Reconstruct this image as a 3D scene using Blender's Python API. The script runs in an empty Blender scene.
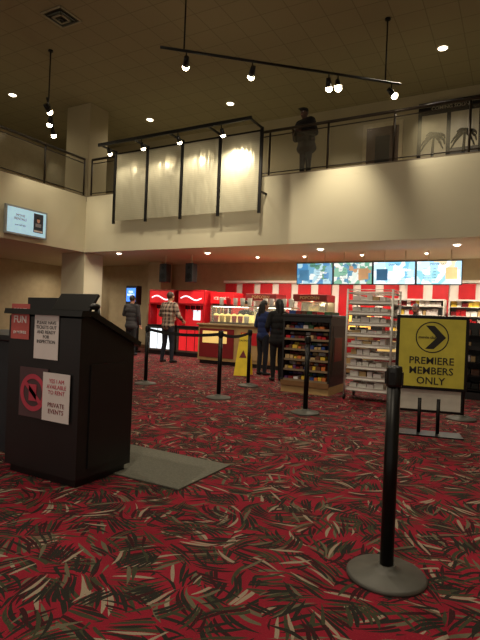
import bpy, bmesh, math, random
from mathutils import Vector, Matrix, Euler
random.seed(7)
sc=bpy.context.scene
try:
    sc.view_settings.view_transform='Standard'
except Exception: pass

# ---------------------------------------------------------------- materials
MATS={}
def srgb(c):
    return tuple(((v/255)/12.92 if v/255<=0.04045 else ((v/255+0.055)/1.055)**2.4) for v in c)
def newmat(name):
    m=bpy.data.materials.new(name); m.use_nodes=True
    return m, m.node_tree, m.node_tree.nodes['Principled BSDF']
def M(name,col,rough=0.5,metal=0.0,emit=0.0,ecol=None,var=0.12,vscale=6.0,bump=0.0,alpha=1.0):
    if name in MATS: return MATS[name]
    m,nt,p=newmat(name)
    c=srgb(col)
    n=nt.nodes.new('ShaderNodeTexNoise'); n.inputs['Scale'].default_value=vscale; n.inputs['Detail'].default_value=3
    tc=nt.nodes.new('ShaderNodeTexCoord'); nt.links.new(tc.outputs['Object'],n.inputs['Vector'])
    r=nt.nodes.new('ShaderNodeValToRGB')
    r.color_ramp.elements[0].position=0.3; r.color_ramp.elements[1].position=0.7
    r.color_ramp.elements[0].color=tuple(v*(1-var) for v in c)+(1,)
    r.color_ramp.elements[1].color=tuple(min(1,v*(1+var)) for v in c)+(1,)
    nt.links.new(n.outputs['Fac'],r.inputs['Fac']); nt.links.new(r.outputs['Color'],p.inputs['Base Color'])
    p.inputs['Roughness'].default_value=rough; p.inputs['Metallic'].default_value=metal
    if emit>0:
        p.inputs['Emission Color'].default_value=(srgb(ecol) if ecol else c)+(1,)
        p.inputs['Emission Strength'].default_value=emit
    if bump>0:
        b=nt.nodes.new('ShaderNodeBump'); b.inputs['Strength'].default_value=bump; b.inputs['Distance'].default_value=0.02
        nt.links.new(n.outputs['Fac'],b.inputs['Height']); nt.links.new(b.outputs['Normal'],p.inputs['Normal'])
    if alpha<1: p.inputs['Alpha'].default_value=alpha
    MATS[name]=m; return m

class NT:
    def __init__(s,nt): s.nt=nt
    def node(s,t,**k):
        n=s.nt.nodes.new(t)
        for a,b in k.items(): setattr(n,a,b)
        return n
    def put(s,inp,v):
        if isinstance(v,bpy.types.NodeSocket): s.nt.links.new(v,inp)
        else: inp.default_value=v
    def m(s,op,a,b=None,c=None):
        n=s.node('ShaderNodeMath',operation=op); s.put(n.inputs[0],a)
        if b is not None: s.put(n.inputs[1],b)
        if c is not None: s.put(n.inputs[2],c)
        return n.outputs[0]
    def v(s,op,a,b=None):
        n=s.node('ShaderNodeVectorMath',operation=op); s.put(n.inputs[0],a)
        if b is not None: s.put(n.inputs[1],b)
        return n.outputs[0]
    def sep(s,a):
        n=s.node('ShaderNodeSeparateXYZ'); s.put(n.inputs[0],a); return n.outputs
    def comb(s,x,y,z=0.0):
        n=s.node('ShaderNodeCombineXYZ')
        for i,q in enumerate((x,y,z)): s.put(n.inputs[i],q)
        return n.outputs[0]
    def mix(s,f,a,b):
        n=s.node('ShaderNodeMix',data_type='RGBA'); s.put(n.inputs[0],f); s.put(n.inputs[6],a); s.put(n.inputs[7],b); return n.outputs[2]

def carpet_mat():
    m,nt,p=newmat('carpet_feather'); N=NT(nt)
    P=N.node('ShaderNodeTexCoord').outputs['Object']
    nz=N.node('ShaderNodeTexNoise'); N.put(nz.inputs['Vector'],P); nz.inputs['Scale'].default_value=5.0; nz.inputs['Detail'].default_value=1
    w=N.v('SCALE',N.v('SUBTRACT',nz.outputs['Color'],(0.5,0.5,0.5))); w.node.inputs['Scale'].default_value=0.035
    P2=N.v('ADD',P,w)
    base=srgb((166,30,52))+(1,)
    b2=srgb((116,20,38))+(1,)
    n2=N.node('ShaderNodeTexNoise'); N.put(n2.inputs['Vector'],P); n2.inputs['Scale'].default_value=3.0
    col=N.mix(n2.outputs['Fac'],base,b2)
    for (off,scale,wd,L,keep) in (((3.1,7.7,0),3.9,0.024,0.115,0.64),((11.3,2.9,0),3.6,0.021,0.11,0.55),((5.3,21.9,0),4.5,0.022,0.095,0.46)):
        Q=N.v('ADD',P2,off)
        vo=N.node('ShaderNodeTexVoronoi',voronoi_dimensions='2D'); N.put(vo.inputs['Vector'],Q); vo.inputs['Scale'].default_value=scale
        loc=N.v('SUBTRACT',Q,vo.outputs['Position'])
        cs=N.node('ShaderNodeSeparateColor'); N.put(cs.inputs[0],vo.outputs['Color'])
        ang=N.m('MULTIPLY',cs.outputs[0],6.28)
        ro=N.node('ShaderNodeVectorRotate',rotation_type='Z_AXIS'); N.put(ro.inputs['Vector'],loc); N.put(ro.inputs['Angle'],ang)
        x,y,_=N.sep(ro.outputs[0])
        kk=N.m('MULTIPLY',N.m('SUBTRACT',cs.outputs[1],0.5),5.0)
        xb=N.m('ADD',x,N.m('MULTIPLY',kk,N.m('MULTIPLY',y,y)))
        xb=N.m('DIVIDE',xb,N.m('ADD',1.0,N.m('MULTIPLY',y,3.0)))
        s_=N.m('DIVIDE',xb,wd); idx=N.m('FLOOR',s_); fr=N.m('SUBTRACT',N.m('SUBTRACT',s_,idx),0.5)
        wn=N.node('ShaderNodeTexWhiteNoise',noise_dimensions='3D')
        N.put(wn.inputs['Vector'],N.comb(idx,N.m('MULTIPLY',cs.outputs[0],91.0),N.m('MULTIPLY',cs.outputs[2],57.0)))
        wc=N.node('ShaderNodeSeparateColor'); N.put(wc.inputs[0],wn.outputs['Color'])
        yo=N.m('ADD',y,N.m('MULTIPLY',N.m('SUBTRACT',wc.outputs[1],0.5),0.09))
        yn=N.m('DIVIDE',yo,L)
        tap=N.m('MULTIPLY',N.m('SUBTRACT',1.0,N.m('MULTIPLY',yn,yn)),0.90)
        msk=N.m('LESS_THAN',N.m('MULTIPLY',N.m('ABSOLUTE',fr),2.0),tap)
        kp=N.m('LESS_THAN',wc.outputs[0],keep)
        msk=N.m('MULTIPLY',msk,kp)
        r=N.node('ShaderNodeValToRGB'); r.color_ramp.interpolation='CONSTANT'
        e=r.color_ramp.elements
        e[0].position=0; e[0].color=srgb((38,38,33))+(1,)
        e[1].position=0.44; e[1].color=srgb((62,64,46))+(1,)
        q=e.new(0.68); q.color=srgb((56,22,26))+(1,)
        q=e.new(0.84); q.color=srgb((158,142,122))+(1,)
        q=e.new(0.92); q.color=srgb((104,98,78))+(1,)
        N.put(r.inputs['Fac'],wc.outputs[2])
        col=N.mix(msk,col,r.outputs['Color'])
    fine=N.node('ShaderNodeTexNoise'); N.put(fine.inputs['Vector'],P); fine.inputs['Scale'].default_value=200
    col=N.mix(N.m('MULTIPLY',fine.outputs['Fac'],0.34),col,srgb((34,16,18))+(1,))
    N.put(p.inputs['Base Color'],col)
    p.inputs['Roughness'].default_value=0.95
    p.inputs['Specular IOR Level'].default_value=0.2
    b=N.node('ShaderNodeBump'); b.inputs['Strength'].default_value=0.4; b.inputs['Distance'].default_value=0.01
    N.put(b.inputs['Height'],fine.outputs['Fac']); N.put(p.inputs['Normal'],b.outputs[0])
    return m
def tile_mat(name,c1,cl,size):
    m,nt,p=newmat(name); N=NT(nt)
    P=N.node('ShaderNodeTexCoord').outputs['Object']
    br=N.node('ShaderNodeTexBrick',offset=0.0); N.put(br.inputs['Vector'],P)
    br.inputs['Scale'].default_value=1.0; br.inputs['Brick Width'].default_value=size; br.inputs['Row Height'].default_value=size
    br.inputs['Mortar Size'].default_value=0.010; br.inputs['Mortar Smooth'].default_value=0.3
    br.inputs['Color1'].default_value=srgb(c1)+(1,); br.inputs['Color2'].default_value=tuple(v*0.95 for v in srgb(c1))+(1,)
    br.inputs['Mortar'].default_value=srgb(cl)+(1,)
    N.put(p.inputs['Base Color'],br.outputs['Color']); p.inputs['Roughness'].default_value=0.9
    return m
def plaid_mat():
    m,nt,p=newmat('plaid_flannel'); N=NT(nt)
    x,y,z=N.sep(N.node('ShaderNodeTexCoord').outputs['Object'])
    def st(v,per,wd): return N.m('LESS_THAN',N.m('FRACT',N.m('DIVIDE',v,per)),wd)
    a=st(x,0.10,0.45); b=st(z,0.10,0.45); c=st(N.m('ADD',x,0.02),0.10,0.12)
    col=N.mix(N.m('MULTIPLY',N.m('ADD',a,b),0.5),srgb((168,150,132))+(1,),srgb((52,36,36))+(1,))
    col=N.mix(N.m('MULTIPLY',c,0.5),col,srgb((150,60,50))+(1,))
    N.put(p.inputs['Base Color'],col); p.inputs['Roughness'].default_value=0.9
    return m
def screen_mat(name,cols,scale,strength):
    m,nt,p=newmat(name); N=NT(nt)
    P=N.node('ShaderNodeTexCoord').outputs['Object']
    vo=N.node('ShaderNodeTexVoronoi',distance='CHEBYCHEV'); N.put(vo.inputs['Vector'],P); vo.inputs['Scale'].default_value=scale
    cs=N.node('ShaderNodeSeparateColor'); N.put(cs.inputs[0],vo.outputs['Color'])
    r=N.node('ShaderNodeValToRGB'); r.color_ramp.interpolation='CONSTANT'; e=r.color_ramp.elements
    e[0].position=0; e[0].color=srgb(cols[0])+(1,); e[1].position=1/len(cols); e[1].color=srgb(cols[1])+(1,)
    for i in range(2,len(cols)): q=e.new(i/len(cols)); q.color=srgb(cols[i])+(1,)
    N.put(r.inputs['Fac'],cs.outputs[0]); N.put(p.inputs['Emission Color'],r.outputs['Color'])
    p.inputs['Emission Strength'].default_value=strength; p.inputs['Base Color'].default_value=(0.02,0.02,0.02,1)
    return m
def panel_mat():
    m,nt,p=newmat('frosted_scrim'); N=NT(nt)
    p.inputs['Base Color'].default_value=srgb((176,171,148))+(1,); p.inputs['Metallic'].default_value=0.4; p.inputs['Roughness'].default_value=0.30
    P=N.node('ShaderNodeTexCoord').outputs['Object']
    mp=N.node('ShaderNodeMapping'); N.put(mp.inputs['Vector'],P); mp.inputs['Scale'].default_value=(2.6,1,0.8)
    n=N.node('ShaderNodeTexNoise'); N.put(n.inputs['Vector'],mp.outputs[0]); n.inputs['Scale'].default_value=1.3; n.inputs['Detail'].default_value=2
    b=N.node('ShaderNodeBump'); b.inputs['Strength'].default_value=0.4; b.inputs['Distance'].default_value=0.14
    N.put(b.inputs['Height'],n.outputs['Fac']); N.put(p.inputs['Normal'],b.outputs[0])
    x,y,z=N.sep(P)
    g=N.m('LESS_THAN',N.m('FRACT',N.m('DIVIDE',z,0.05)),0.3)
    N.put(p.inputs['Alpha'],N.m('ADD',N.m('MULTIPLY',g,0.05),0.64))
    return m

black=M('black_laminate',(24,23,24),0.40)
blackm=M('black_metal',(20,19,19),0.38,0.5)
blackp=M('black_plastic',(17,17,18),0.35)
steel=M('brushed_steel',(150,146,138),0.33,0.9)
rackm=M('rack_aluminium',(205,203,196),0.4,0.3)
basegrey=M('stanchion_base',(84,82,76),0.5,0.3)
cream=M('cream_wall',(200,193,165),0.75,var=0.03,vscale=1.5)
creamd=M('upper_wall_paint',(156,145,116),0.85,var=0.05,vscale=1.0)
tanw=M('tan_wall',(176,160,128),0.8,var=0.06)
white=M('white_paint',(235,232,225),0.5,var=0.03)
paper=M('paper',(226,218,216),0.7,var=0.04)
red=M('red_paint',(190,22,34),0.45,var=0.08)
redd=M('dark_red',(120,20,26),0.5)
yellow=M('yellow_plastic',(235,205,40),0.45,emit=0.05)
ysign=M('yellow_sign',(196,186,66),0.5)
mat_rub=M('rubber_mat',(98,96,84),0.85,vscale=60,var=0.15,bump=0.3)
glassm=M('clear_glass',(200,210,205),0.05,alpha=0.15)
railglass=M('railing_infill',(150,144,120),0.25,alpha=0.18)
lampw=M('lamp_glow',(255,238,200),0.5,emit=30,ecol=(255,236,200))
lampw2=M('lamp_glow_soft',(255,238,200),0.5,emit=9,ecol=(255,235,205))
woodc=M('counter_tan',(176,146,96),0.5)
popc=M('popcorn_glow',(250,225,140),0.8,emit=0.9,ecol=(255,225,140),vscale=40,var=0.25,bump=0.6)  # popcorn given its own warm emission, standing in for case lighting
litw=M('lit_panel',(255,252,240),0.5,emit=1.2,ecol=(220,238,250))
litr=M('lit_red',(210,20,30),0.5,emit=0.35,ecol=(230,20,30))
litfc=M('lit_fascia_red',(200,24,34),0.5,emit=0.55,ecol=(225,40,44),var=0.3,vscale=5)
blue=M('blue_pack',(40,66,130),0.5); green=M('green_pack',(48,90,56),0.5); orange=M('orange_pack',(200,110,50),0.5)
purple=M('purple_pack',(90,50,100),0.5); brown=M('brown_pack',(90,55,35),0.5); pink=M('pink_print',(190,64,84),0.6)
tanp=M('tan_pack',(190,160,110),0.5); yp=M('yellow_pack',(215,180,60),0.5)
textd=M('dark_print',(25,25,22),0.6)
packs=[red,redd,yp,paper,blue,orange,green,brown,brown,tanp,purple,tanp]
wpacks=[red,red,white,paper,paper,yp,redd,tanp]

# ---------------------------------------------------------------- builder
class B:
    def __init__(s): s.bm=bmesh.new(); s.mats=[]
    def mi(s,m):
        if m not in s.mats: s.mats.append(m)
        return s.mats.index(m)
    def face(s,pts,m):
        f=s.bm.faces.new([s.bm.verts.new(Vector(p)) for p in pts]); f.material_index=s.mi(m); return f
    def box(s,x0,x1,y0,y1,z0,z1,m,T=None,bev=0.0):
        mx=Matrix.Translation(((x0+x1)/2,(y0+y1)/2,(z0+z1)/2))@Matrix.Diagonal((x1-x0,y1-y0,z1-z0,1))
        if T is not None: mx=T@mx
        r=bmesh.ops.create_cube(s.bm,size=1,matrix=mx); k=s.mi(m)
        fs=set(f for v in r['verts'] for f in v.link_faces)
        for f in fs: f.material_index=k
        if bev>0:
            es=set(e for v in r['verts'] for e in v.link_edges)
            g=bmesh.ops.bevel(s.bm,geom=list(es),offset=bev,segments=2,affect='EDGES',profile=0.5)
            for f in g['faces']: f.material_index=k
    def cyl(s,p0,p1,r0,m,r1=None,seg=16,smooth=True):
        p0=Vector(p0);p1=Vector(p1); r1=r0 if r1 is None else r1
        d=p1-p0; q=d.to_track_quat('Z','Y').to_matrix().to_4x4()
        mx=Matrix.Translation((p0+p1)/2)@q
        r=bmesh.ops.create_cone(s.bm,cap_ends=True,segments=seg,radius1=r0,radius2=r1,depth=d.length,matrix=mx)
        k=s.mi(m)
        for f in set(f for v in r['verts'] for f in v.link_faces):
            f.material_index=k; f.smooth=smooth and len(f.verts)==4
    def sph(s,c,r,m,seg=16,T=None):
        if not hasattr(r,'__len__'): r=(r,r,r)
        mx=Matrix.Translation(c)@(T if T is not None else Matrix.Identity(4))@Matrix.Diagonal((*r,1))
        q=bmesh.ops.create_uvsphere(s.bm,u_segments=seg,v_segments=max(6,seg//2),radius=1,matrix=mx); k=s.mi(m)
        for f in set(f for v in q['verts'] for f in v.link_faces): f.material_index=k; f.smooth=True
    def lathe(s,c,prof,m,seg=32):
        c=Vector(c);k=s.mi(m);rings=[]
        for r,z in prof:
            rings.append([s.bm.verts.new(c+Vector((r*math.cos(2*math.pi*i/seg),r*math.sin(2*math.pi*i/seg),z))) for i in range(seg)])
        for a,b in zip(rings,rings[1:]):
            for i in range(seg):
                f=s.bm.faces.new([a[i],a[(i+1)%seg],b[(i+1)%seg],b[i]]); f.material_index=k; f.smooth=True
        for rg in (rings[0][::-1],rings[-1]):
            f=s.bm.faces.new(rg); f.material_index=k
    def prism(s,prof,x0,x1,m):   # prof in (y,z), extruded on x
        k=s.mi(m); a=[s.bm.verts.new((x0,y,z)) for y,z in prof]; b=[s.bm.verts.new((x1,y,z)) for y,z in prof]
        n=len(prof); fs=[s.bm.faces.new(a),s.bm.faces.new(b[::-1])]
        for i in range(n): fs.append(s.bm.faces.new([a[i],b[i],b[(i+1)%n],a[(i+1)%n]]))
        for f in fs: f.material_index=k
        bmesh.ops.recalc_face_normals(s.bm,faces=fs)
    def text(s,t,size,loc,m,rot=(math.pi/2,0,0),align='CENTER',T=None,bold=0.015):
        cu=bpy.data.curves.new('t','FONT'); cu.body=t; cu.size=size; cu.align_x=align; cu.extrude=0.001; cu.offset=size*bold; cu.resolution_u=2
        ob=bpy.data.objects.new('t',cu); sc.collection.objects.link(ob)
        dg=bpy.context.evaluated_depsgraph_get(); me=bpy.data.meshes.new_from_object(ob.evaluated_get(dg))
        mx=Matrix.Translation(loc)@Euler(rot).to_matrix().to_4x4()
        if T is not None: mx=T@mx
        me.transform(mx); n0=len(s.bm.faces); s.bm.from_mesh(me); s.bm.faces.ensure_lookup_table(); k=s.mi(m)
        for f in s.bm.faces[n0:]: f.material_index=k
        bpy.data.objects.remove(ob); bpy.data.curves.remove(cu); bpy.data.meshes.remove(me)
    def done(s,name,parent=None,origin=None,rot=0.0):
        me=bpy.data.meshes.new(name)
        if origin is None:
            vs=[v.co for v in s.bm.verts]
            origin=Vector(((min(v.x for v in vs)+max(v.x for v in vs))/2,(min(v.y for v in vs)+max(v.y for v in vs))/2,min(v.z for v in vs)))
            bmesh.ops.translate(s.bm,verts=s.bm.verts,vec=-origin)
        s.bm.to_mesh(me); s.bm.free()
        for m in s.mats: me.materials.append(m)
        ob=bpy.data.objects.new(name,me); sc.collection.objects.link(ob); ob.location=origin; ob.rotation_euler=(0,0,rot)
        return ob
O0=Vector((0,0,0))

# ---------------------------------------------------------------- room shell
CEIL=7.5; SOF=3.0; FT=4.65; UF=4.5; FY=10.8; LX=-11.4; BY=14.2
b=B(); b.box(-16,5,-6,BY,-0.1,0,carpet_mat()); b.done('floor',origin=O0)
b=B(); b.box(-16,5,-6,BY,CEIL,CEIL+0.1,tile_mat('ceiling_tiles',(136,126,98),(112,103,78),0.61)); b.done('ceiling',origin=O0)
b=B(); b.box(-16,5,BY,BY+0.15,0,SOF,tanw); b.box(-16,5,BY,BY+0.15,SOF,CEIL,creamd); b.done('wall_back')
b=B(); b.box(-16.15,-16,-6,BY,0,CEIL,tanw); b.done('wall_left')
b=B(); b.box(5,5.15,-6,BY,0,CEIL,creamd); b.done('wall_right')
b=B(); b.box(LX+0.001,4.998,FY,BY-0.002,SOF,UF,cream); b.done('balcony',origin=O0)
b=B(); b.box(-15.998,LX-0.001,-5.9,BY-0.002,SOF,UF,cream); b.done('mezzanine',origin=O0)
capm=M('curb_cap',(110,98,78),0.6)
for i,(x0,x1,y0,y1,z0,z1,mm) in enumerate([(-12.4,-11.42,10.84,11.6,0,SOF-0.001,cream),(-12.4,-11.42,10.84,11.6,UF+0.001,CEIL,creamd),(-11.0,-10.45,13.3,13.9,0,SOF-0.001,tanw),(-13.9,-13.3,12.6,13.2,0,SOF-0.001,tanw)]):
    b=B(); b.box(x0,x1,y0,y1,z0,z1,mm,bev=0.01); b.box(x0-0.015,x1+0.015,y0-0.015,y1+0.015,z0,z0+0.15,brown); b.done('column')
b=B(); b.box(-16,5,BY-0.02,BY-0.002,0,0.12,brown); b.done('baseboard_back')
b=B(); b.box(-15.998,-15.98,-6,BY-0.03,0,0.12,brown); b.done('baseboard_left')
b=B(); x=-8.4
b.box(-8.4,4.9,BY-0.06,BY-0.025,0.13,2.35,white)
while x<4.5:
    b.box(x,x+0.40,BY-0.12,BY-0.06,0.13,2.33,red); x+=0.64
b.box(-8.45,4.9,BY-0.16,BY-0.025,2.35,2.42,white)
b.done('wall_stripe_panelling')
railm=M('rail_metal',(50,42,32),0.45,0.4)
def railing(p0,p1,curb,cap,name):
    p0=Vector(p0);p1=Vector(p1); L=(p1-p0).length; d=(p1-p0).normalized(); b=B()
    b.box(*curb,UF+0.001,FT,cream); b.box(*cap,FT,FT+0.03,capm)
    z0=FT+0.03; zt=FT+1.12
    up=Vector((0,0,1))
    b.cyl(p0+up*zt,p1+up*zt,0.036,railm,seg=10)
    b.cyl(p0+up*(zt-0.12),p1+up*(zt-0.12),0.014,railm,seg=8); b.cyl(p0+up*(z0+0.08),p1+up*(z0+0.08),0.014,railm,seg=8)
    n=int(L/1.4)
    for i in range(n+1):
        q=p0+d*(L*i/n); b.cyl(q+up*z0,q+up*zt,0.026,railm,seg=8)
        if i<n:
            a=q+d*0.05; c=p0+d*(L*(i+1)/n)-d*0.05
            b.face([a+up*(z0+0.1),c+up*(z0+0.1),c+up*(zt-0.14),a+up*(zt-0.14)],railglass)
    b.done(name)
railing((LX+0.1,FY+0.08,0),(4.93,FY+0.08,0),(LX+0.002,4.99,FY,FY+0.16),(LX+0.002,4.99,FY,FY+0.19),'balcony_railing')
railing((LX-0.08,-2,0),(LX-0.08,FY-0.05,0),(LX-0.16,LX-0.002,-5.9,FY-0.01),(LX-0.19,LX-0.002,-5.9,FY-0.01),'balcony_railing')

# upper wall door + poster
b=B(); fr=M('door_frame',(176,162,132),0.6)
b.box(-4.05,-3.95,BY-0.08,BY-0.01,UF+0.01,6.75,fr); b.box(-3.05,-2.95,BY-0.08,BY-0.01,UF+0.01,6.75,fr); b.box(-4.05,-2.95,BY-0.08,BY-0.01,6.75,6.87,fr)
b.box(-3.95,-3.05,BY-0.05,BY-0.01,UF+0.01,6.75,M('door_leaf',(76,58,46),0.5)); b.cyl((-3.15,BY-0.1,5.5),(-3.15,BY-0.05,5.5),0.03,steel)
b.box(-3.7,-3.3,BY-0.055,BY-0.04,5.6,6.5,blackp)
b.done('door_1')
b=B(); pd=M('poster_dark',(30,26,24),0.4)
b.box(-2.55,-0.95,BY-0.1,BY-0.001,UF+0.01,7.2,blackm,bev=0.01); b.box(-2.45,-1.05,BY-0.11,BY-0.1,4.9,6.85,M('poster_print',(170,162,140),0.35,var=0.25,vscale=1.6))
b.box(-1.82,-1.72,BY-0.115,BY-0.11,4.9,6.85,blackm)
b.box(-1.72,-1.05,BY-0.114,BY-0.11,4.9,5.9,M('poster_dark_part',(66,60,54),0.4))  # darker lower part of the right-hand print
for k in range(2):
    cx=-2.16+0.76*k
    b.cyl((cx-0.03,BY-0.12,4.95),(cx+0.03,BY-0.12,6.3),0.05,pd,r1=0.03,seg=8)
    for a in range(9):
        t=math.radians(-35+a*31); R=0.17+0.03*(a%3); o=Vector((cx+0.03,BY-0.12,6.3)); last=o
        for j in range(1,5):
            u=j/4; q=o+Vector((R*1.7*u*math.cos(t),0,R*1.3*u*math.sin(t)-0.26*u*u)); q.x=max(cx-0.30,min(cx+0.31,q.x))
            if (q-last).length>0.005: b.cyl(last,q,0.055-0.010*(j-1),pd,r1=0.045-0.010*(j-1),seg=6)
            last=q
b.text('COMING SOON',0.13,(-1.75,BY-0.105,6.97),M('poster_letter',(150,140,120),0.6))
b.text('FALLBROOK',0.2,(-1.75,BY-0.125,5.1),pd)
b.done('movie_poster')

# hanging scrim panels with outrigger frame
b=B(); pm=panel_mat(); xs=[-9.95+i*4.55/4 for i in range(5)]
for i in range(4):
    b.box(xs[i]+0.05,xs[i+1]-0.05,10.44,10.445,3.78,5.62,pm)
for x in xs:
    b.box(x-0.035,x+0.035,10.42,10.47,3.7,5.72,blackm)
    b.box(x-0.02,x+0.02,10.47,10.798,4.2,4.24,blackm)
    b.box(x-0.02,x+0.02,9.82,10.47,5.68,5.72,blackm)
b.box(xs[0]-0.05,xs[-1]+0.05,9.8,9.84,5.66,5.74,blackm); b.box(xs[0]-0.02,xs[-1]+0.02,10.43,10.46,5.62,5.66,blackm)
SPX=[xs[0]+0.3,xs[1]+0.3,xs[2]+0.3,xs[3]+0.4]
for x in SPX:
    b.cyl((x,9.82,5.66),(x,9.82,5.58),0.012,blackm,seg=6); b.cyl((x,9.82,5.58),(x,9.9,5.46),0.04,blackm,r1=0.055); b.sph((x,9.905,5.45),0.055,lampw,seg=12)
b.done('scrim_panel_frame')

# ---------------------------------------------------------------- lights
WC=(1,0.87,0.66)
def lamp(kind,loc,energy,col=WC,target=None,size=0.05,angle=100,blend=0.6,name='lamp'):
    l=bpy.data.lights.new(name,kind); l.energy=energy; l.color=col
    if kind=='SPOT': l.spot_size=math.radians(angle); l.spot_blend=blend; l.shadow_soft_size=size
    elif kind=='POINT': l.shadow_soft_size=size
    elif kind=='AREA': l.shape='DISK'; l.size=size
    o=bpy.data.objects.new(name,l); sc.collection.objects.link(o); o.location=loc
    if target is not None: o.rotation_euler=(Vector(target)-Vector(loc)).to_track_quat('-Z','Y').to_euler()
    return o
for x,e in zip(SPX,(55,65,90,330)): lamp('SPOT',(x,9.95,5.36),e,target=(x,10.7,3.9),angle=120,blend=1,name='spotlight_beam')
def track(p0,p1,ts,rods,name,targets,energy):
    p0=Vector(p0);p1=Vector(p1); b=B(); b.cyl(p0,p1,0.028,blackm,seg=8)
    for t in rods:
        q=p0.lerp(p1,t); b.cyl(q,(q.x,q.y,CEIL-0.001),0.016,blackm,seg=8); b.cyl((q.x,q.y,CEIL-0.03),(q.x,q.y,CEIL-0.001),0.06,blackm)
    heads=[]
    for t,tg in zip(ts,targets):
        q=p0.lerp(p1,t); b.cyl(q,q-Vector((0,0,0.16)),0.012,blackm,seg=6)
        h=q-Vector((0,0,0.2)); d=(Vector(tg)-h).normalized()
        b.cyl(h-d*0.1,h+d*0.08,0.045,blackm,r1=0.065); b.cyl(h+d*0.081,h+d*0.092,0.06,lampw)
        b.sph(h+d*0.10,0.068,lampw,seg=12)
        heads.append((h+d*0.26,tg))
    b.done(name)
    for h,tg in heads: lamp('SPOT',h,energy,target=tg,angle=70,blend=1,name=name+'_beam')
track((-6.0,7.34,6.2),(-2.3,10.6,6.2),[0.1,0.36,0.68,0.72,0.96],[0.09,0.93],'track_light',[(-8.2,10.8,3.5),(-6.8,10.8,3.4),(-3.6,10.8,3.4),(-1.8,8,0),(-0.5,10.8,3.6)],330)
track((-9.85,8.0,6.2),(-11.1,9.25,6.2),[0.05,0.5,0.95],[0.2],'track_light',[(-10,10.8,3.8),(-11.4,9,3.8),(-11.4,10.3,3.8)],90)
def downlight(x,y,z,e,ang=120,col=WC,r=0.1,name='recessed_downlight'):
    b=B(); b.lathe((x,y,z),[(r+0.03,-0.001),(r+0.03,-0.012),(r,-0.012),(r,-0.001)],white,seg=20)
    b.cyl((x,y,z-0.012),(x,y,z-0.002),r,lampw2,seg=20); b.sph((x,y,z-0.012),(r*0.8,r*0.8,0.03),lampw2); b.done(name)
    if e>0: lamp('SPOT',(x,y,z-0.08),e,target=(x,y,0),angle=ang,blend=0.8,size=0.08,col=col,name='downlight_beam')
for (x,y,e) in [(-1.7,12.0,200),(-7.6,12.6,140),(-13.2,9.5,80),(-10.6,12.6,140),(-4.4,12.8,0),(-3,5,400),(-8,5,380),(1.5,4.5,300),(-5.5,1,420),(-0.5,-1,480),(-12.8,4,150)]:
    downlight(x,y,CEIL,e,150)
for (x,y,e,r) in [(-4.3,11.7,150,.08),(-7.6,11.7,140,.08),(-1.2,11.7,150,.08),(2,12,110,.08),(-10.4,11.2,70,.08),(-13,12,120,.08),(-13.5,9,50,.08),(-14.8,13.2,90,.08),(-6.6,12.8,130,.05),(-5.2,12.9,130,.05),(-3.6,12.9,130,.05),(-2,12.9,130,.05),(-0.3,12.9,130,.05),(1.5,12.9,110,.05)]:  # rear row of smallest cans is added to brighten the concession
    downlight(x,y,SOF,e,165,(1,0.86,0.66),r,'can_light')
w=bpy.data.worlds.new('World'); sc.world=w; w.use_nodes=True
w.node_tree.nodes['Background'].inputs[0].default_value=(1,0.88,0.72,1); w.node_tree.nodes['Background'].inputs[1].default_value=0.5

# vent
b=B(); vm=M('vent_metal',(150,144,120),0.5)
for k,(s_,z) in enumerate([(0.3,7.49),(0.22,7.47),(0.14,7.45),(0.06,7.43)]):
    cx,cy=-8.75,7.39
    mm=vm if k%2==0 else blackp
    b.box(cx-s_,cx+s_,cy-s_,cy-s_+0.03,z-0.02,z+0.005,mm);b.box(cx-s_,cx+s_,cy+s_-0.03,cy+s_,z-0.02,z+0.005,mm)
    b.box(cx-s_,cx-s_+0.03,cy-s_,cy+s_,z-0.02,z+0.005,mm);b.box(cx+s_-0.03,cx+s_,cy-s_,cy+s_,z-0.02,z+0.005,mm)
b.box(cx-0.3,cx+0.3,cy-0.3,cy+0.3,7.494,7.499,M('vent_dark',(60,54,40),0.7))
b.done('air_vent')
# TV on mezzanine
RT=(math.pi/2,0,math.pi/2)
b=B(); b.box(LX+0.001,LX+0.05,8.5,8.9,3.3,3.6,blackm); b.box(LX+0.05,LX+0.12,8.05,9.32,3.12,3.86,M('tv_bezel',(150,156,156),0.4),bev=0.01)
b.box(LX+0.12,LX+0.125,8.10,9.27,3.17,3.81,M('tv_blue',(150,195,215),0.4,emit=0.6,ecol=(178,212,226)))
b.box(LX+0.125,LX+0.128,8.88,9.18,3.27,3.77,M('tv_poster',(40,44,60),0.4,emit=0.1)); b.sph((LX+0.129,9.03,3.60),(0.004,0.05,0.07),M('tv_face',(190,140,116),0.4,emit=0.15)); b.sph((LX+0.1295,9.03,3.65),(0.004,0.055,0.04),blackp); b.box(LX+0.128,LX+0.13,8.94,9.12,3.42,3.51,M('tv_shirt',(150,150,160),0.4)); b.box(LX+0.128,LX+0.13,8.9,9.16,3.29,3.33,paper)
b.text('MOVIE\nRENTALS',0.09,(LX+0.127,8.48,3.60),redd,rot=RT,bold=0); b.text('and PARTIES',0.06,(LX+0.127,8.48,3.36),textd,rot=RT,bold=0)
b.done('wall_television')

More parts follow.
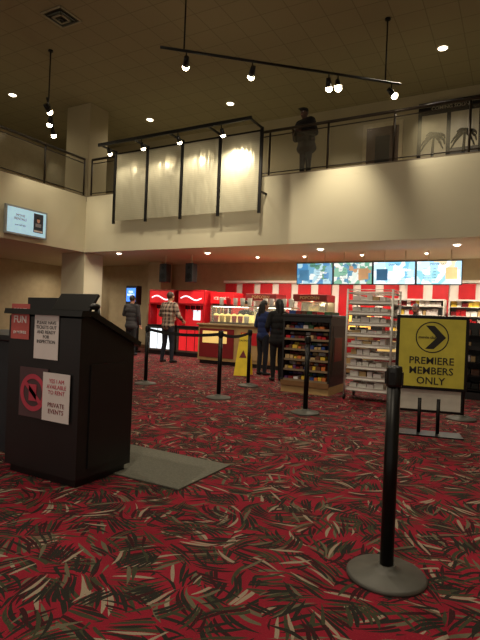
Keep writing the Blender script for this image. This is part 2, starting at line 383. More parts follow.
# ---------------------------------------------------------------- podium
b=B()
b.prism([(2.46,0.06),(2.46,1.17),(2.52,1.2),(3.01,0.98),(3.01,0.06)],-3.35,-2.6,black)
b.box(-3.32,-2.63,2.49,2.98,0,0.06,blackp)
b.prism([(2.43,1.185),(2.44,1.225),(2.55,1.225),(3.06,1.0),(3.05,0.965),(2.53,1.19)],-3.38,-2.57,blackp)
b.box(-2.599,-2.59,2.56,2.92,0.12,0.85,black)
def sheet(x0,x1,z0,z1,m,y=2.455): b.box(x0,x1,y-0.003,y,z0,z1,m)
sheet(-3.06,-2.81,0.87,1.19,paper); b.text('PLEASE HAVE\nTICKETS OUT\nAND READY\nFOR\nINSPECTION',0.034,(-2.935,2.451,1.12),textd,bold=0.0)
sheet(-3.32,-3.12,1.0,1.26,M('flyer_red',(190,92,88),0.6)); b.text('SUMMER',0.04,(-3.22,2.451,1.2),paper); b.text('FUN',0.075,(-3.22,2.451,1.12),paper); b.text('$4 MOVIES',0.03,(-3.22,2.451,1.04),paper)
sheet(-3.2,-2.9,0.44,0.8,M('flyer_dark',(84,60,64),0.6)); 
T=Matrix.Translation((-3.05,2.448,0.62))
for i in range(36):
    a0=2*math.pi*i/36; a1=2*math.pi*(i+1)/36; R=0.135;r_=0.10
    b.face([(-3.05+R*math.cos(a0),2.449,0.62+R*math.sin(a0)),(-3.05+R*math.cos(a1),2.449,0.62+R*math.sin(a1)),(-3.05+r_*math.cos(a1),2.449,0.62+r_*math.sin(a1)),(-3.05+r_*math.cos(a0),2.449,0.62+r_*math.sin(a0))],pink)
b.box(-0.11,0.11,-0.001,0.001,-0.016,0.016,pink,T=T@Matrix.Rotation(math.radians(40),4,'Y'))
b.box(-0.04,0.04,-0.001,0.001,-0.06,0.06,pink,T=T)
sheet(-2.94,-2.67,0.44,0.78,paper,2.447); b.text('YES I AM\nAVAILABLE\nTO RENT',0.04,(-2.8,2.443,0.71),pink,bold=0.0); b.text('PRIVATE\nEVENTS',0.045,(-2.8,2.443,0.54),redd,bold=0.0)
Tm=Matrix.Translation((-2.95,2.68,1.22))@Matrix.Rotation(math.radians(-35),4,'X')
b.box(-0.2,0.2,-0.012,0.012,0.0,0.16,blackp,T=Tm,bev=0.004); b.box(-0.05,0.05,0,0.1,-0.1,0.04,blackp,T=Tm)
b.cyl((-2.72,2.75,1.1),(-2.72,2.72,1.25),0.02,blackp); b.sph((-2.72,2.7,1.26),(0.03,0.05,0.025),blackp)
b.done('ticket_podium')
b=B(); b.box(-4.7,-3.42,2.75,3.4,0,0.95,M('desk_blueblack',(30,38,44),0.45),bev=0.01); b.box(-4.75,-3.40,2.7,3.45,0.95,1.0,blackp,bev=0.008)
b.box(-3.85,-3.45,3.0,3.03,1.08,1.33,blackp,bev=0.006); b.cyl((-3.65,3.05,1.0),(-3.65,3.03,1.15),0.02,blackp); b.cyl((-3.65,3.05,1.0),(-3.65,3.05,1.02),0.1,blackp)
b.done('reception_desk')
b=B(); b.box(-3.3,-2.02,2.86,3.58,0.0,0.012,mat_rub,bev=0.004); b.done('floor_mat')

# ---------------------------------------------------------------- stanchions
belt=M('belt_webbing',(14,14,15),0.8)
def stanchion(x,y,to=None,r=0.19):
    b=B()
    b.lathe((x,y,0),[(r,0.0),(r,0.012),(r-0.01,0.022),(0.08,0.034),(0.045,0.05),(0.04,0.06)],basegrey,seg=48)
    b.cyl((x,y,0.05),(x,y,0.93),0.0325,blackm,seg=24)
    b.lathe((x,y,0.92),[(0.037,0),(0.038,0.01),(0.038,0.085),(0.034,0.097),(0.01,0.1)],blackp,seg=24)
    for a in range(4):
        b.box(-0.012,0.012,0.034,0.042,0.93,0.99,blackm,T=Matrix.Translation((x,y,0))@Matrix.Rotation(a*math.pi/2,4,'Z'))
    if to:
        p=Vector((x,y,0));q=Vector((to[0],to[1],0)); d=(q-p).normalized(); n=12; L=(q-p).length
        for i in range(n):
            a=p+d*(0.04+(L-0.08)*i/n); c=p+d*(0.04+(L-0.08)*(i+1)/n)
            za=0.96-0.05*(1-(2*i/n-1)**2); zc=0.96-0.05*(1-(2*(i+1)/n-1)**2)
            b.face([a+Vector((0,0,za-0.025)),c+Vector((0,0,zc-0.025)),c+Vector((0,0,zc+0.025)),a+Vector((0,0,za+0.025))],belt)
    b.done('stanchion')
stanchion(-0.51,2.48)
stanchion(-2.4,6.2); stanchion(-3.9,6.46,(-5.65,6.87)); stanchion(-5.65,6.87); stanchion(-4.2,7.97,(-3.9,6.46))
stanchion(-0.6,7.2,(0.9,7.0)); stanchion(0.9,7.0)

# sign stand
b=B(); ang=math.radians(14)
b.box(-0.35,0.35,-0.15,0.15,0,0.014,blackm,bev=0.004); b.cyl((0.1,0.03,0.01),(0.1,0.03,0.4),0.02,blackm); b.cyl((-0.1,0.03,0.01),(-0.1,0.03,0.4),0.02,blackm)
b.box(-0.38,0.38,-0.02,0.02,0.5,1.33,blackm,bev=0.006); b.box(-0.345,0.345,-0.024,-0.02,0.535,1.295,ysign)
b.box(-0.36,0.36,0.03,0.06,0.24,1.0,blackm,bev=0.006); b.box(-0.33,0.33,0.026,0.03,0.27,0.97,M('white_board',(205,203,190),0.5))
b.text('PREMIERE\nMEMBERS\nONLY',0.112,(0.0,-0.026,0.79),textd,bold=0.012)
n=40
for i in range(n):
    a0=2*math.pi*i/n;a1=2*math.pi*(i+1)/n
    f=lambda a,R:(R*math.cos(a),-0.026,1.09+R*math.sin(a))
    b.face([f(a0,.175),f(a1,.175),f(a1,.163),f(a0,.163)],textd)
b.face([(-0.07,-0.026,1.22),(0.02,-0.026,1.22),(0.145,-0.026,1.09),(0.05,-0.026,1.09)],textd)
b.face([(-0.07,-0.026,0.96),(0.05,-0.026,1.09),(0.145,-0.026,1.09),(0.02,-0.026,0.96)],textd)
b.text('movie club',0.045,(-0.045,-0.028,1.075),textd)
b.done('sign_stand',origin=Vector((-0.83,5.95,0)),rot=ang)

# ---------------------------------------------------------------- candy case / rack
def fill(b,x0,x1,y0,y1,z,hmax,dens=0.09,rows=1,T=None,pk=None):
    x=x0
    while x<x1-0.04:
        w_=random.uniform(0.6,1.2)*dens; h=random.uniform(0.55,0.95)*hmax
        if x+w_>x1: break
        m=random.choice(pk or packs)
        for r_ in range(rows):
            yy=y0+(y1-y0)*r_/rows+random.uniform(0,0.01)
            b.box(x+0.004,x+w_-0.004,yy,yy+(y1-y0)/rows*0.8,z,z+h,m,T=T)
        x+=w_+random.uniform(0,0.01)
b=B()
x0,x1,y0,y1=-3.5,-2.65,7.85,8.75
b.box(x0,x1,y0,y1,0,0.14,woodc); b.box(x1-0.03,x1,y0,y1,0.14,1.28,black); b.box(x0,x0+0.03,y0,y1,0.14,1.28,black)
b.box(x0,x1,y1-0.03,y1,0.14,1.28,black); b.box(x0-0.02,x1+0.02,y0-0.02,y1+0.02,1.28,1.33,black,bev=0.01)
b.box(x0,x1,y0-0.03,y0+0.02,0.12,0.2,M('wood_bumper',(128,92,56),0.5)); b.box(x0,x1,y0-0.01,y0+0.02,1.2,1.28,black)
for k in range(6):
    z=0.2+k*0.172; yy=y0+0.02
    b.box(x0+0.03,x1-0.03,yy,y1-0.03,z,z+0.012,M('wood_shelf',(96,66,42),0.5)); b.box(x0+0.03,x1-0.03,yy-0.012,yy,z-0.005,z+0.03,M('price_rail',(130,112,88),0.5))
    fill(b,x0+0.04,x1-0.04,yy+0.01,yy+0.5,z+0.013,0.085,0.08,3)
    fill(b,x0+0.04,x1-0.04,yy+0.2,yy+0.5,z+0.09,0.05,0.11,1)
b.box(x1,x1+0.006,y0+0.12,y1-0.1,0.3,1.15,M('side_graphic',(34,22,22),0.5))
b.box(x1+0.006,x1+0.01,y0+0.2,y1-0.3,0.55,0.95,redd)
fill(b,x0+0.05,x1-0.05,y0+0.1,y1-0.2,1.331,0.06,0.12)
b.done('candy_display_case')

b=B(); x0,x1,y0,y1=-2.36,-1.66,7.75,8.3
for x in (x0,x1):
    for y in (y0,y1): b.cyl((x,y,0.1),(x,y,1.75),0.018,rackm,seg=8); b.cyl((x-0.012,y,0.045),(x+0.012,y,0.045),0.045,blackp,seg=14); b.cyl((x,y,0.05),(x,y,0.11),0.01,rackm,seg=6)
for k in range(10):
    z=0.16+k*0.17
    for (p,q) in (((x0,y0),(x1,y0)),((x0,y1),(x1,y1)),((x0,y0),(x0,y1)),((x1,y0),(x1,y1))):
        b.cyl((*p,z),(*q,z),0.010,rackm,seg=6); b.cyl((*p,z+0.05),(*q,z+0.05),0.006,rackm,seg=6)
    for i in range(1,14): xx=x0+(x1-x0)*i/14; b.cyl((xx,y0,z),(xx,y1,z),0.004,rackm,seg=4)
    if k<9:
        b.box(x0+0.03,x1-0.03,y0+0.01,y1-0.02,z+0.008,z+0.016,white,bev=0.003)
        b.box(x0+0.03,x1-0.03,y0+0.005,y0+0.015,z+0.008,z+0.045,white); b.box(x0+0.03,x1-0.03,y1-0.03,y1-0.02,z+0.008,z+0.1,white)
        fill(b,x0+0.06,x1-0.06,y0+0.06,y1-0.06,z+0.017,0.13,0.13,2,pk=[paper,paper,white,white,white,tanp])
b.done('tray_rack')

# wet floor sign
b=B(); 
for s_ in (-1,1):
    T=Matrix.Translation((0,0,0.86))@Matrix.Rotation(s_*math.radians(12),4,'X')
    pts=[(-0.17,0,-0.88),(0.17,0,-0.88),(0.10,0,0),(-0.10,0,0)]
    a=[T@Vector(p) for p in pts]; c=[T@(Vector(p)+Vector((0,0.015*s_,0))) for p in pts]
    b.face(a,yellow); b.face(c[::-1],yellow)
    for i in range(4): b.face([a[i],a[(i+1)%4],c[(i+1)%4],c[i]],yellow)
T=Matrix.Translation((0,0,0.86))@Matrix.Rotation(-math.radians(12),4,'X')
b.face([T@Vector(p) for p in [(-0.08,-0.02,-0.5),(0.08,-0.02,-0.5),(0,-0.02,-0.34)]],redd)
b.text('CAUTION',0.05,(0,-0.02,-0.15),textd,T=T)
b.box(-0.06,0.06,-0.02,0.02,0.84,0.88,yellow,bev=0.005)
b.done('wet_floor_sign',origin=Vector((-5.05,9.35,0.012)),rot=0.3)

# ---------------------------------------------------------------- concession counter
litf=M('lit_front',(240,205,120),0.5,emit=0.45,ecol=(255,214,130))
b=B(); cx0,cx1=-7.3,4.5; cy0,cy1=10.95,11.7
b.box(cx0,cx1,cy0,cy1,0.1,1.0,woodc); b.box(cx0+0.03,cx1,cy0+0.06,cy1,0,0.1,blackp)
b.box(cx0-0.04,cx1,cy0-0.05,cy1+0.03,1.0,1.05,M('counter_top',(150,130,96),0.3),bev=0.012)
x=cx0
k=0
while x<cx1-0.1:
    b.box(x+0.05,min(x+1.1,cx1)-0.02,cy0-0.02,cy0,0.18,0.92,[redd,woodc][k%2],bev=0.004)
    b.box(x+0.15,min(x+1.0,cx1)-0.12,cy0-0.025,cy0-0.019,0.55,0.86,litf if k%2==0 else red); x+=1.13;k+=1
b.done('concession_counter')
for (px,pw) in ((-7.05,1.15),(-5.75,1.0)):
    b=B(); b.box(px,px+pw,11.1,11.6,1.051,1.1,steel); b.box(px,px+pw,11.1,11.11,1.1,1.5,glassm); b.box(px,px+0.01,11.11,11.6,1.1,1.5,glassm); b.box(px+pw-0.01,px+pw,11.11,11.6,1.1,1.5,glassm)
    b.box(px,px+pw,11.1,11.6,1.5,1.53,steel); b.box(px+0.05,px+pw-0.05,11.15,11.17,1.485,1.5,lampw2)
    b.box(px+0.03,px+pw-0.03,11.3,11.58,1.1,1.30,popc)
    for i in range(6): b.lathe((px+0.12+i*(pw-0.24)/5,11.2,1.1),[(0.05,0),(0.07,0.16),(0.07,0.165)],random.choice([red,white,yp]),seg=12); b.sph((px+0.12+i*(pw-0.24)/5,11.2,1.28),(0.07,0.07,0.045),popc,seg=10)
    for i in range(5): b.lathe((px+0.15+i*(pw-0.3)/4,11.4,1.531),[(0.05,0),(0.065,0.2),(0.065,0.205)],random.choice([white,white,paper,red]),seg=12)
    b.done('popcorn_display_case')
for X in (-6.5,-5.0):
    b=B()
    b.box(X-0.5,X+0.5,12.9,13.6,0,0.95,steel,bev=0.01); b.box(X-0.5,X+0.5,12.9,13.6,0.95,1.05,red)
    for a in (-0.48,0.48):
        for yy in (12.92,13.58): b.box(X+a-0.02,X+a+0.02,yy-0.02,yy+0.02,1.05,1.75,steel)
    b.box(X-0.46,X+0.46,12.95,13.55,1.05,1.4,popc); b.box(X-0.5,X+0.5,12.9,13.6,1.75,1.95,redd,bev=0.02); b.box(X-0.48,X+0.48,13.57,13.59,1.05,1.75,steel)
    b.box(X-0.47,X+0.47,12.91,12.915,1.3,1.75,glassm); b.lathe((X,13.25,1.5),[(0.14,0),(0.17,0.15),(0.17,0.17)],steel,seg=16); b.cyl((X,13.25,1.66),(X,13.25,1.75),0.015,steel)
    b.text('POPCORN',0.12,(X,12.89,1.81),tanp)
    b.done('popcorn_machine'); lamp('POINT',(X,13.1,1.68),16,col=(1,0.8,0.45),size=0.05,name='popcorn_lamp')
for X in (-4.3,-3.2,-1.6,0.2):
    b=B(); b.box(X-0.18,X+0.18,11.3,11.6,1.051,1.12,blackp,bev=0.01); b.cyl((X,11.45,1.12),(X,11.45,1.22),0.02,blackp)
    T=Matrix.Translation((X,11.45,1.32))@Matrix.Rotation(math.radians(-15),4,'X'); b.box(-0.17,0.17,-0.015,0.015,-0.12,0.12,blackp,T=T,bev=0.005); b.box(-0.15,0.15,0.015,0.018,-0.1,0.1,litw,T=T)
    b.done('cash_register')
def shelf(x0,x1,y0,y1,H,name,dens=0.12):
    b=B(); b.box(x0,x0+0.03,y0,y1,0,H,white); b.box(x1-0.03,x1,y0,y1,0,H,white); b.box(x0,x1,y1-0.03,y1,0,H,paper); b.box(x0,x1,y0,y1,H,H+0.04,white)
    z=0.15
    while z<H-0.12:
        b.box(x0+0.03,x1-0.03,y0,y1-0.03,z,z+0.015,white); fill(b,x0+0.05,x1-0.05,y0+0.03,y0+0.25,z+0.016,0.17,dens,pk=wpacks); z+=0.22
    b.done(name)
shelf(-2.9,-1.6,13.3,13.8,1.85,'snack_shelf'); shelf(-1.5,-0.3,13.3,13.8,1.85,'snack_shelf'); shelf(-0.2,1.2,13.3,13.8,1.85,'snack_shelf')
b=B(); b.box(-4.2,-3.0,13.2,13.85,0,0.95,steel,bev=0.01); b.box(-4.0,-3.5,13.3,13.7,0.951,1.5,M('warmer_glow',(255,200,90),0.5,emit=1.2,ecol=(255,190,90))); b.box(-4.03,-3.47,13.27,13.73,1.5,1.62,red); b.box(-3.4,-3.1,13.3,13.7,0.951,1.35,blackp,bev=0.01)
b.done('food_warmer')
# gondola on the customer side
b=B(); 
for k in range(5):
    z=0.15+k*0.23; b.box(-1.3,0.4,9.3,9.75,z,z+0.02,blackm); fill(b,-1.27,0.37,9.45,9.65,z+0.021,0.15,0.12,pk=[brown,redd,paper,tanp,textd,textd,brown,blue])
for x in (-1.3,-0.45,0.37): b.box(x,x+0.03,9.3,9.78,0,1.3,blackm)
b.box(-1.3,0.4,9.75,9.78,0,1.3,black); b.box(-1.3,0.4,9.3,9.78,0,0.12,black)
b.done('snack_gondola')
b=B()
for k in range(3):
    z=0.25+k*0.25; b.box(-0.35,0.5,7.75,8.15,z,z+0.02,blackm); fill(b,-0.32,0.47,7.78,8.0,z+0.021,0.14,0.1,pk=[red,redd,brown,redd,tanp])
for x in (-0.35,0.47): 
    for y in (7.75,8.12): b.box(x,x+0.03,y,y+0.03,0,1.05,blackm)
b.box(-0.35,0.5,7.75,8.15,1.0,1.03,blackm)
b.done('impulse_rack')

# menu boards
scm=[screen_mat('menu_a',[(70,140,190),(180,215,225),(110,170,200),(235,240,235),(90,150,120)],7,1.1),
     screen_mat('menu_b',[(120,180,150),(225,235,225),(90,150,180),(240,240,230),(200,150,110)],9,1.1),
     screen_mat('menu_c',[(190,225,240),(240,245,250),(160,210,235),(235,240,245),(120,190,220)],6,1.5),
     screen_mat('menu_d',[(200,230,240),(245,250,250),(170,215,235),(140,200,210),(230,210,170)],6,1.5)]
mt=M('menu_text',(40,60,110),0.5,emit=0.1)
for i in range(4):
    a=-5.2+i*1.02; b=B()
    T=Matrix.Translation((a+0.5,12.4,2.46))@Matrix.Rotation(math.radians(6),4,'X')
    b.box(-0.505,0.505,0,0.06,-0.29,0.29,blackp,T=T,bev=0.006); b.box(-0.485,0.485,-0.004,0,-0.265,0.265,scm[i],T=T)
    b.box(-0.42,-0.15,-0.006,-0.004,-0.18,0.1,M('menu_pic',(60,110,150),0.5,emit=0.6),T=T) if i%2==0 else b.box(0.15,0.4,-0.006,-0.004,-0.15,0.12,M('menu_pic2',(190,150,110),0.5,emit=0.6),T=T)
    b.text(['DRINKS','COMBOS','SNACKS','MOVIE EATS'][i],0.07,(0,-0.008,0.18),mt,T=T,bold=0)
    for r_ in range(5): b.text('Item name   5.99',0.04,(0.2 if i%2==0 else -0.2,-0.008,0.08-r_*0.07),mt,T=T,bold=0)
    b.cyl((a+0.25,12.47,2.7),(a+0.25,12.47,SOF-0.001),0.012,cream,seg=8); b.cyl((a+0.75,12.47,2.7),(a+0.75,12.47,SOF-0.001),0.012,cream,seg=8)
    b.done('menu_board')

# drink dispensers
for x0,front in ((-10.1,litw),(-9.0,litfc)):
    b=B(); x1=x0+0.98; y0,y1=12.3,13.0
    b.box(x0,x1,y0,y1,0,0.12,blackp); b.box(x0,x1,y0+0.02,y1,0.12,0.85,steel,bev=0.01); b.box(x0+0.08,x1-0.08,y0+0.012,y0+0.02,0.18,0.8,front)
    for k in range(3): b.box(x0+0.08+k*0.29,x0+0.095+k*0.29,y0+0.005,y0+0.012,0.18,0.8,blackp)
    b.box(x0,x1,y0-0.04,y1,0.85,0.92,blackp,bev=0.008); b.box(x0,x1,y0+0.35,y1,0.92,1.55,litfc); b.box(x0,x0+0.06,y0,y1,0.92,1.55,red); b.box(x1-0.06,x1,y0,y1,0.92,1.55,red)
    b.box(x0,x1,y0,y1,1.55,2.0,red,bev=0.02); b.box(x0+0.04,x1-0.04,y0-0.004,y0,1.6,1.95,litfc)
    last=None
    for j in range(13):   # white swoosh
        u=j/12; q=Vector((x0+0.12+0.74*u,y0-0.006,1.75+0.06*math.sin(u*6.28)))
        if last is not None: b.cyl(last,q,0.02,litw,seg=6)
        last=q
    b.box(x0+0.36,x1-0.36,y0+0.34,y0+0.345,1.1,1.4,litw)
    for k in range(4): xx=x0+0.2+k*0.19; b.box(xx-0.03,xx+0.03,y0+0.18,y0+0.35,1.42,1.54,blackp); b.cyl((xx,y0+0.24,1.36),(xx,y0+0.24,1.42),0.012,steel,seg=8)
    b.done('drink_dispenser')
b=B(); x0,x1,y0,y1=-7.95,-7.2,12.5,13.15
b.box(x0,x1,y0+0.03,y1,0.1,1.95,red,bev=0.02); b.box(x0+0.06,x1-0.06,y0+0.02,y0+0.03,0.25,1.6,blackp); b.box(x0,x1,y0,y0+0.05,1.62,1.95,litr)
for k in range(4): 
    z=0.3+k*0.32; b.box(x0+0.08,x1-0.08,y0+0.005,y0+0.02,z,z+0.015,steel)
    for i in range(7): b.cyl((x0+0.13+i*0.08,y0+0.01,z+0.015),(x0+0.13+i*0.08,y0+0.011,z+0.22),0.026,random.choice(packs),seg=8)
b.box(x0+0.02,x1-0.02,y0+0.05,y1,0,0.1,blackp); b.text('ICE COLD',0.12,((x0+x1)/2,y0-0.002,1.73),white)
b.done('beverage_cooler')
# kiosk
b=B(); b.box(-10.85,-10.4,12.0,12.35,0,0.06,blackp); b.box(-10.8,-10.45,12.1,12.3,0.06,1.5,blackp,bev=0.02); b.box(-10.84,-10.4,12.05,12.3,1.5,2.1,blackp,bev=0.02)
b.box(-10.8,-10.44,12.04,12.05,1.6,2.02,M('kiosk_blue',(60,120,230),0.4,emit=1.4,ecol=(70,130,240))); b.box(-10.76,-10.49,12.09,12.1,1.05,1.35,M('kiosk_blue2',(90,150,220),0.4,emit=0.8))
b.text('FREE\nREFILLS',0.09,(-10.62,12.035,1.87),litw)
b.done('ticket_kiosk')
for X in (-9.3,-8.35):
    b=B(); b.box(X-0.13,X+0.13,11.9,12.15,2.2,2.75,blackp,bev=0.015); b.cyl((X,11.895,2.38),(X,11.9,2.38),0.09,blackm); b.cyl((X,11.895,2.62),(X,11.9,2.62),0.05,blackm); b.cyl((X,12.03,2.75),(X,12.03,SOF-0.001),0.02,cream); b.done('hanging_loudspeaker')

# ---------------------------------------------------------------- people
skin=M('skin',(190,140,112),0.55,var=0.05); skin2=M('skin_dark',(84,58,46),0.55,var=0.05)
hairb=M('hair_black',(22,18,17),0.5,vscale=40); hairbr=M('hair_brown',(62,44,32),0.55,vscale=40)
eye_w=M('eye_white',(230,228,222),0.3); eye_d=M('eye_dark',(30,22,18),0.3); lip=M('lips',(160,84,78),0.5)
def person(name,loc,rot,H,top,bottom,shoe,hair,sk=skin,long=False,arms=None,legs=None,lean=0.0,turn=0.0,coat=0.86,female=False,cap=None,bulk=0.0,hood=False):
    """figure faces local +Y"""
    bm=bmesh.new(); prims=[]
    mats=[]
    def mi(m):
        if m not in mats: mats.append(m)
        return mats.index(m)
    def cap_(p0,r0,p1,r1,m):
        p0=Vector(p0);p1=Vector(p1); d=p1-p0
        q=d.to_track_quat('Z','Y').to_matrix().to_4x4()
        bmesh.ops.create_cone(bm,cap_ends=True,segments=16,radius1=r0,radius2=r1,depth=d.length,matrix=Matrix.Translation((p0+p1)/2)@q)
        for p,r in ((p0,r0),(p1,r1)): bmesh.ops.create_uvsphere(bm,u_segments=16,v_segments=10,radius=r,matrix=Matrix.Translation(p))
        prims.append(('c',p0,p1,r0,r1,mi(m)))
    def ell(c,r,m,R=None):
        mx=Matrix.Translation(c)@(R if R is not None else Matrix.Identity(4))@Matrix.Diagonal((*r,1))
        bmesh.ops.create_uvsphere(bm,u_segments=20,v_segments=14,radius=1,matrix=mx); prims.append(('e',mx.inverted(),min(r),mi(m)))
    def LN(p):
        p=Vector(p); t=max(0,p.z-0.95); a=lean
        return Vector((p.x,p.y+t*math.sin(a),0.95+t*math.cos(a))) if p.z>0.95 else p
    sw=0.165 if female else 0.19; hw=0.095 if female else 0.088; k_=bulk
    for z,rx,ry,rz,m in [(0.93,0.155 if female else 0.15,0.115,0.13,top if coat<0.9 else bottom),(1.05,0.135 if female else 0.15,0.105,0.14,top),(1.18,0.14 if female else 0.165,0.11,0.15,top),(1.31,0.155 if female else 0.185,0.115,0.14,top),(1.39,sw-0.02,0.09,0.08,top)]:
        ell(LN((0,0,z)),(rx+k_,ry+k_,rz),m)
    if female: ell(LN((0,0.07,1.27)),(0.12,0.07,0.07),top)
    cap_(LN((-sw+0.03,0,1.425)),0.06+k_*.6,LN((sw-0.03,0,1.425)),0.06+k_*.6,top)
    cap_(LN((0,0,1.42)),0.062,LN((0,0.012,1.55)),0.052,sk)
    cap_(LN((0,0,1.45)),0.078,LN((0,0,1.465)),0.07,top)
    if hood: ell(LN((0,-0.07,1.5)),(0.12,0.09,0.07),top)
    hc=LN((0,0.02,1.635)); R=Matrix.Rotation(turn,4,'Z')
    hp=lambda x,y,z: hc+(R@Vector((x,y,z)))
    ell(hc,(0.074,0.092,0.112),sk,R); ell(hp(0,0.022,-0.06),(0.055,0.068,0.058),sk,R)
    cap_(hp(0,0.088,0.012),0.010,hp(0,0.103,-0.022),0.015,sk)
    for s_ in (-1,1): ell(hp(s_*0.077,-0.005,-0.01),(0.012,0.02,0.032),sk,R)
    ell(hp(0,-0.018,0.028),(0.084,0.095,0.104),hair,R)
    if long:
        cap_(hp(0,-0.06,0.0),0.075,hp(0,-0.085,-0.14),0.07,hair); cap_(hp(0,-0.085,-0.14),0.07,hp(0,-0.10,-0.30),0.045,hair)
        for s_ in (-1,1): cap_(hp(s_*0.065,-0.02,0.0),0.03,hp(s_*0.08,-0.04,-0.18),0.025,hair)
    legs=legs or [((-0.1,0.0,0.08),(-0.095,0.02,0.49)),((0.1,0.0,0.08),(0.095,0.02,0.49))]
    for s_,(an,kn) in zip((-1,1),legs):
        hip=Vector((s_*hw,0,0.9)); an=Vector(an);kn=Vector(kn)
        cap_(hip,0.092,kn,0.062,bottom); cap_(kn,0.062,kn.lerp(an,0.35),0.060,bottom); cap_(kn.lerp(an,0.35),0.060,an,0.045,bottom)
        cap_(an+Vector((0,-0.02,-0.035)),0.042,an+Vector((s_*0.02,0.14,-0.046)),0.034,shoe)
    if coat<0.85:
        ell((0,0,0.86),(0.175+k_,0.125+k_,0.14),top)
    arms=arms or [((-0.25,-0.02,1.16),(-0.26,0.08,0.92)),((0.25,-0.02,1.16),(0.26,0.08,0.92))]
    hands=[]
    for s_,(el,wr) in zip((-1,1),arms):
        sh=LN((s_*sw,0,1.42)); el=Vector(el);wr=Vector(wr)
        cap_(sh,0.058+k_*.5,el,0.044+k_*.4,top); cap_(el,0.044+k_*.4,wr,0.031+k_*.2,top)
        d=(wr-el).normalized(); pc=wr+d*0.055
        side=d.cross(Vector((s_,0,0.001))); 
        if side.length<0.3: side=d.cross(Vector((0,1,0)))
        side.normalize(); nrm=d.cross(side).normalized()
        Rm=Matrix((side,d,nrm)).transposed().to_4x4()
        cap_(wr,0.027,wr+d*0.02,0.025,sk)
        ell(pc,(0.042,0.05,0.018),sk,Rm); hands.append((pc,d,side,nrm,s_))
    me=bpy.data.meshes.new('tmp'); bm.to_mesh(me); bm.free()
    ob=bpy.data.objects.new('tmp',me); sc.collection.objects.link(ob)
    rm=ob.modifiers.new('r','REMESH'); rm.mode='VOXEL'; rm.voxel_size=0.011
    sm=ob.modifiers.new('s','SMOOTH'); sm.factor=0.5; sm.iterations=4
    dg=bpy.context.evaluated_depsgraph_get(); me2=bpy.data.meshes.new_from_object(ob.evaluated_get(dg))
    bpy.data.objects.remove(ob); bpy.data.meshes.remove(me)
    for m in mats: me2.materials.append(m)
    for p in me2.polygons:
        c=p.center; best=1e9;bi=0
        for pr in prims:
            if pr[0]=='c':
                _,a,q,r0,r1,k=pr; ab=q-a; t=max(0,min(1,(c-a).dot(ab)/ab.length_squared)); dd=(c-(a+ab*t)).length-(r0+(r1-r0)*t)
            else:
                l=pr[1]@c; dd=(l.length-1)*pr[2]; k=pr[3]
            if dd<best: best=dd;bi=k
        p.material_index=bi; p.use_smooth=True
    bb=B(); bb.bm.from_mesh(me2); bb.mats=list(mats)
    for pc,d,side,nrm,s_ in hands:
        for k,L in enumerate((0.068,0.078,0.072,0.056)):
            o=(k-1.5)*0.0205
            a=pc+side*o+d*0.04; q=a+d*L*0.5+nrm*0.006*(-s_); r_=q+d*L*0.42+nrm*0.022*(-s_)
            bb.cyl(a,q,0.0095,sk,r1=0.0085,seg=8); bb.sph(q,0.0088,sk,seg=8); bb.cyl(q,r_,0.0085,sk,r1=0.007,seg=8); bb.sph(r_,0.007,sk,seg=8)
        a=pc+side*0.035-d*0.02; q=a+side*0.028+d*0.03; r_=q+d*0.03+side*0.006
        bb.cyl(a,q,0.012,sk,r1=0.010,seg=8); bb.sph(q,0.0102,sk,seg=8); bb.cyl(q,r_,0.010,sk,r1=0.008,seg=8); bb.sph(r_,0.008,sk,seg=8)
    for s_ in (-1,1):
        bb.sph(hp(s_*0.03,0.083,0.008),(0.013,0.008,0.008),eye_w,seg=8,T=R); bb.sph(hp(s_*0.03,0.090,0.008),(0.006,0.004,0.006),eye_d,seg=8,T=R)
        bb.sph(hp(s_*0.03,0.088,0.028),(0.018,0.006,0.004),hair,seg=8,T=R)
    bb.sph(hp(0,0.089,-0.053),(0.024,0.008,0.007),lip,seg=8,T=R)
    if cap: bb.sph(hp(0,-0.01,0.06),(0.09,0.10,0.07),cap,seg=16,T=R); bb.box(-0.06,0.06,0.06,0.16,0.055,0.065,cap,T=Matrix.Translation(hc)@R)
    bpy.data.meshes.remove(me2)
    sx=H/1.75
    bmesh.ops.scale(bb.bm,vec=(sx,sx,sx),verts=bb.bm.verts)
    z0=min(v.co.z for v in bb.bm.verts); bmesh.ops.translate(bb.bm,vec=(0,0,-z0),verts=bb.bm.verts)
    ob=bb.done(name,origin=Vector(loc),rot=rot)
    return ob
jeansd=M('dark_denim',(26,30,42),0.9); blk=M('black_cloth',(20,19,21),0.92); navy=M('navy_cloth',(28,44,92),0.9)
shoeb=M('shoe_black',(18,18,18),0.6); coatd=M('dark_coat',(18,15,14),0.95); greyj=M('grey_cloth',(50,48,50),0.9)
R_=math.radians
person('man_in_plaid_shirt',(-7.85,10.35,0),R_(-8),1.82,plaid_mat(),jeansd,shoeb,hairbr,arms=[((-0.32,0.05,1.18),(-0.24,0.30,1.12)),((0.32,0.04,1.16),(0.22,0.28,1.06))],legs=[((-0.14,-0.03,0.08),(-0.11,0.02,0.49)),((0.14,0.03,0.08),(0.11,0.05,0.49))],lean=0.06,bulk=0.03)
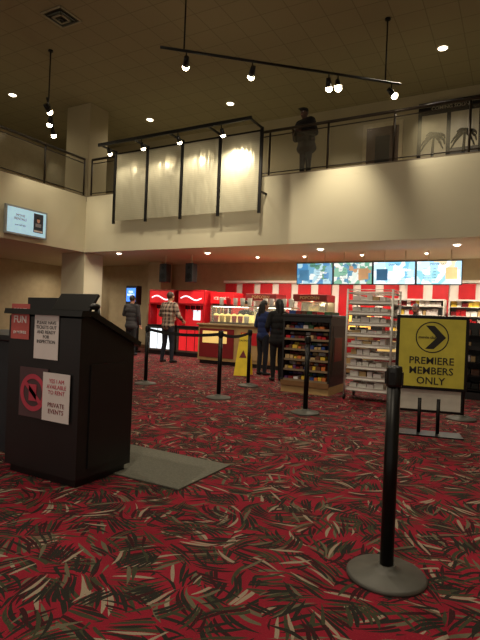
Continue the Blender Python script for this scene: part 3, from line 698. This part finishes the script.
person('woman_in_black',(-4.14,9.05,0),R_(40),1.62,blk,blk,shoeb,hairb,long=True,female=True,arms=[((-0.25,-0.02,1.16),(-0.17,0.2,1.06)),((0.24,-0.03,1.16),(0.18,0.19,1.08))],legs=[((-0.08,0.0,0.08),(-0.085,0.03,0.49)),((0.1,0.06,0.08),(0.09,0.07,0.49))],turn=R_(20),coat=0.8,bulk=0.03)
person('woman_in_blue',(-4.82,9.75,0),R_(-20),1.62,navy,jeansd,shoeb,hairb,long=True,female=True,arms=[((-0.23,-0.02,1.16),(-0.14,0.2,1.1)),((0.22,-0.03,1.16),(0.24,0.06,0.92))],turn=R_(-30),bulk=0.015)
person('man_in_dark_jacket',(-9.95,11.35,0),R_(10),1.76,greyj,blk,shoeb,hairb,arms=[((-0.27,0.02,1.18),(-0.15,0.26,1.15)),((0.25,-0.02,1.16),(0.26,0.06,0.92))],coat=0.8,bulk=0.03)
person('man_at_balcony_rail',(-4.66,11.40,UF+0.001),R_(158),1.88,coatd,blk,shoeb,hairb,sk=skin2,lean=0.14,arms=[((-0.30,0.05,1.13),(-0.14,0.27,1.16)),((0.30,0.05,1.13),(0.14,0.27,1.16))],coat=0.8,turn=R_(10),bulk=0.075,hood=True,cap=blk)
person('concession_worker',(-6.6,12.25,0),R_(180),1.7,blk,blk,shoeb,hairbr,arms=[((-0.25,0.08,1.16),(-0.15,0.28,1.12)),((0.25,0.08,1.16),(0.15,0.28,1.12))],cap=blk)
person('concession_worker',(-2.1,12.3,0),R_(170),1.72,blk,blk,shoeb,hairb,sk=skin2,arms=[((-0.25,0.08,1.16),(-0.15,0.28,1.12)),((0.25,0.08,1.16),(0.15,0.28,1.12))])

# ---------------------------------------------------------------- camera
cam=bpy.data.cameras.new('Camera'); co=bpy.data.objects.new('Camera',cam); sc.collection.objects.link(co)
cam.sensor_fit='VERTICAL'; cam.sensor_height=36; cam.lens=28.125; cam.clip_start=0.05
co.matrix_world=Matrix.Translation((0,0,1.22))@Matrix.Rotation(R_(29),4,'Z')@Matrix.Rotation(R_(90-0.23),4,'X')@Matrix.Rotation(R_(2.3),4,'Z')
sc.camera=co
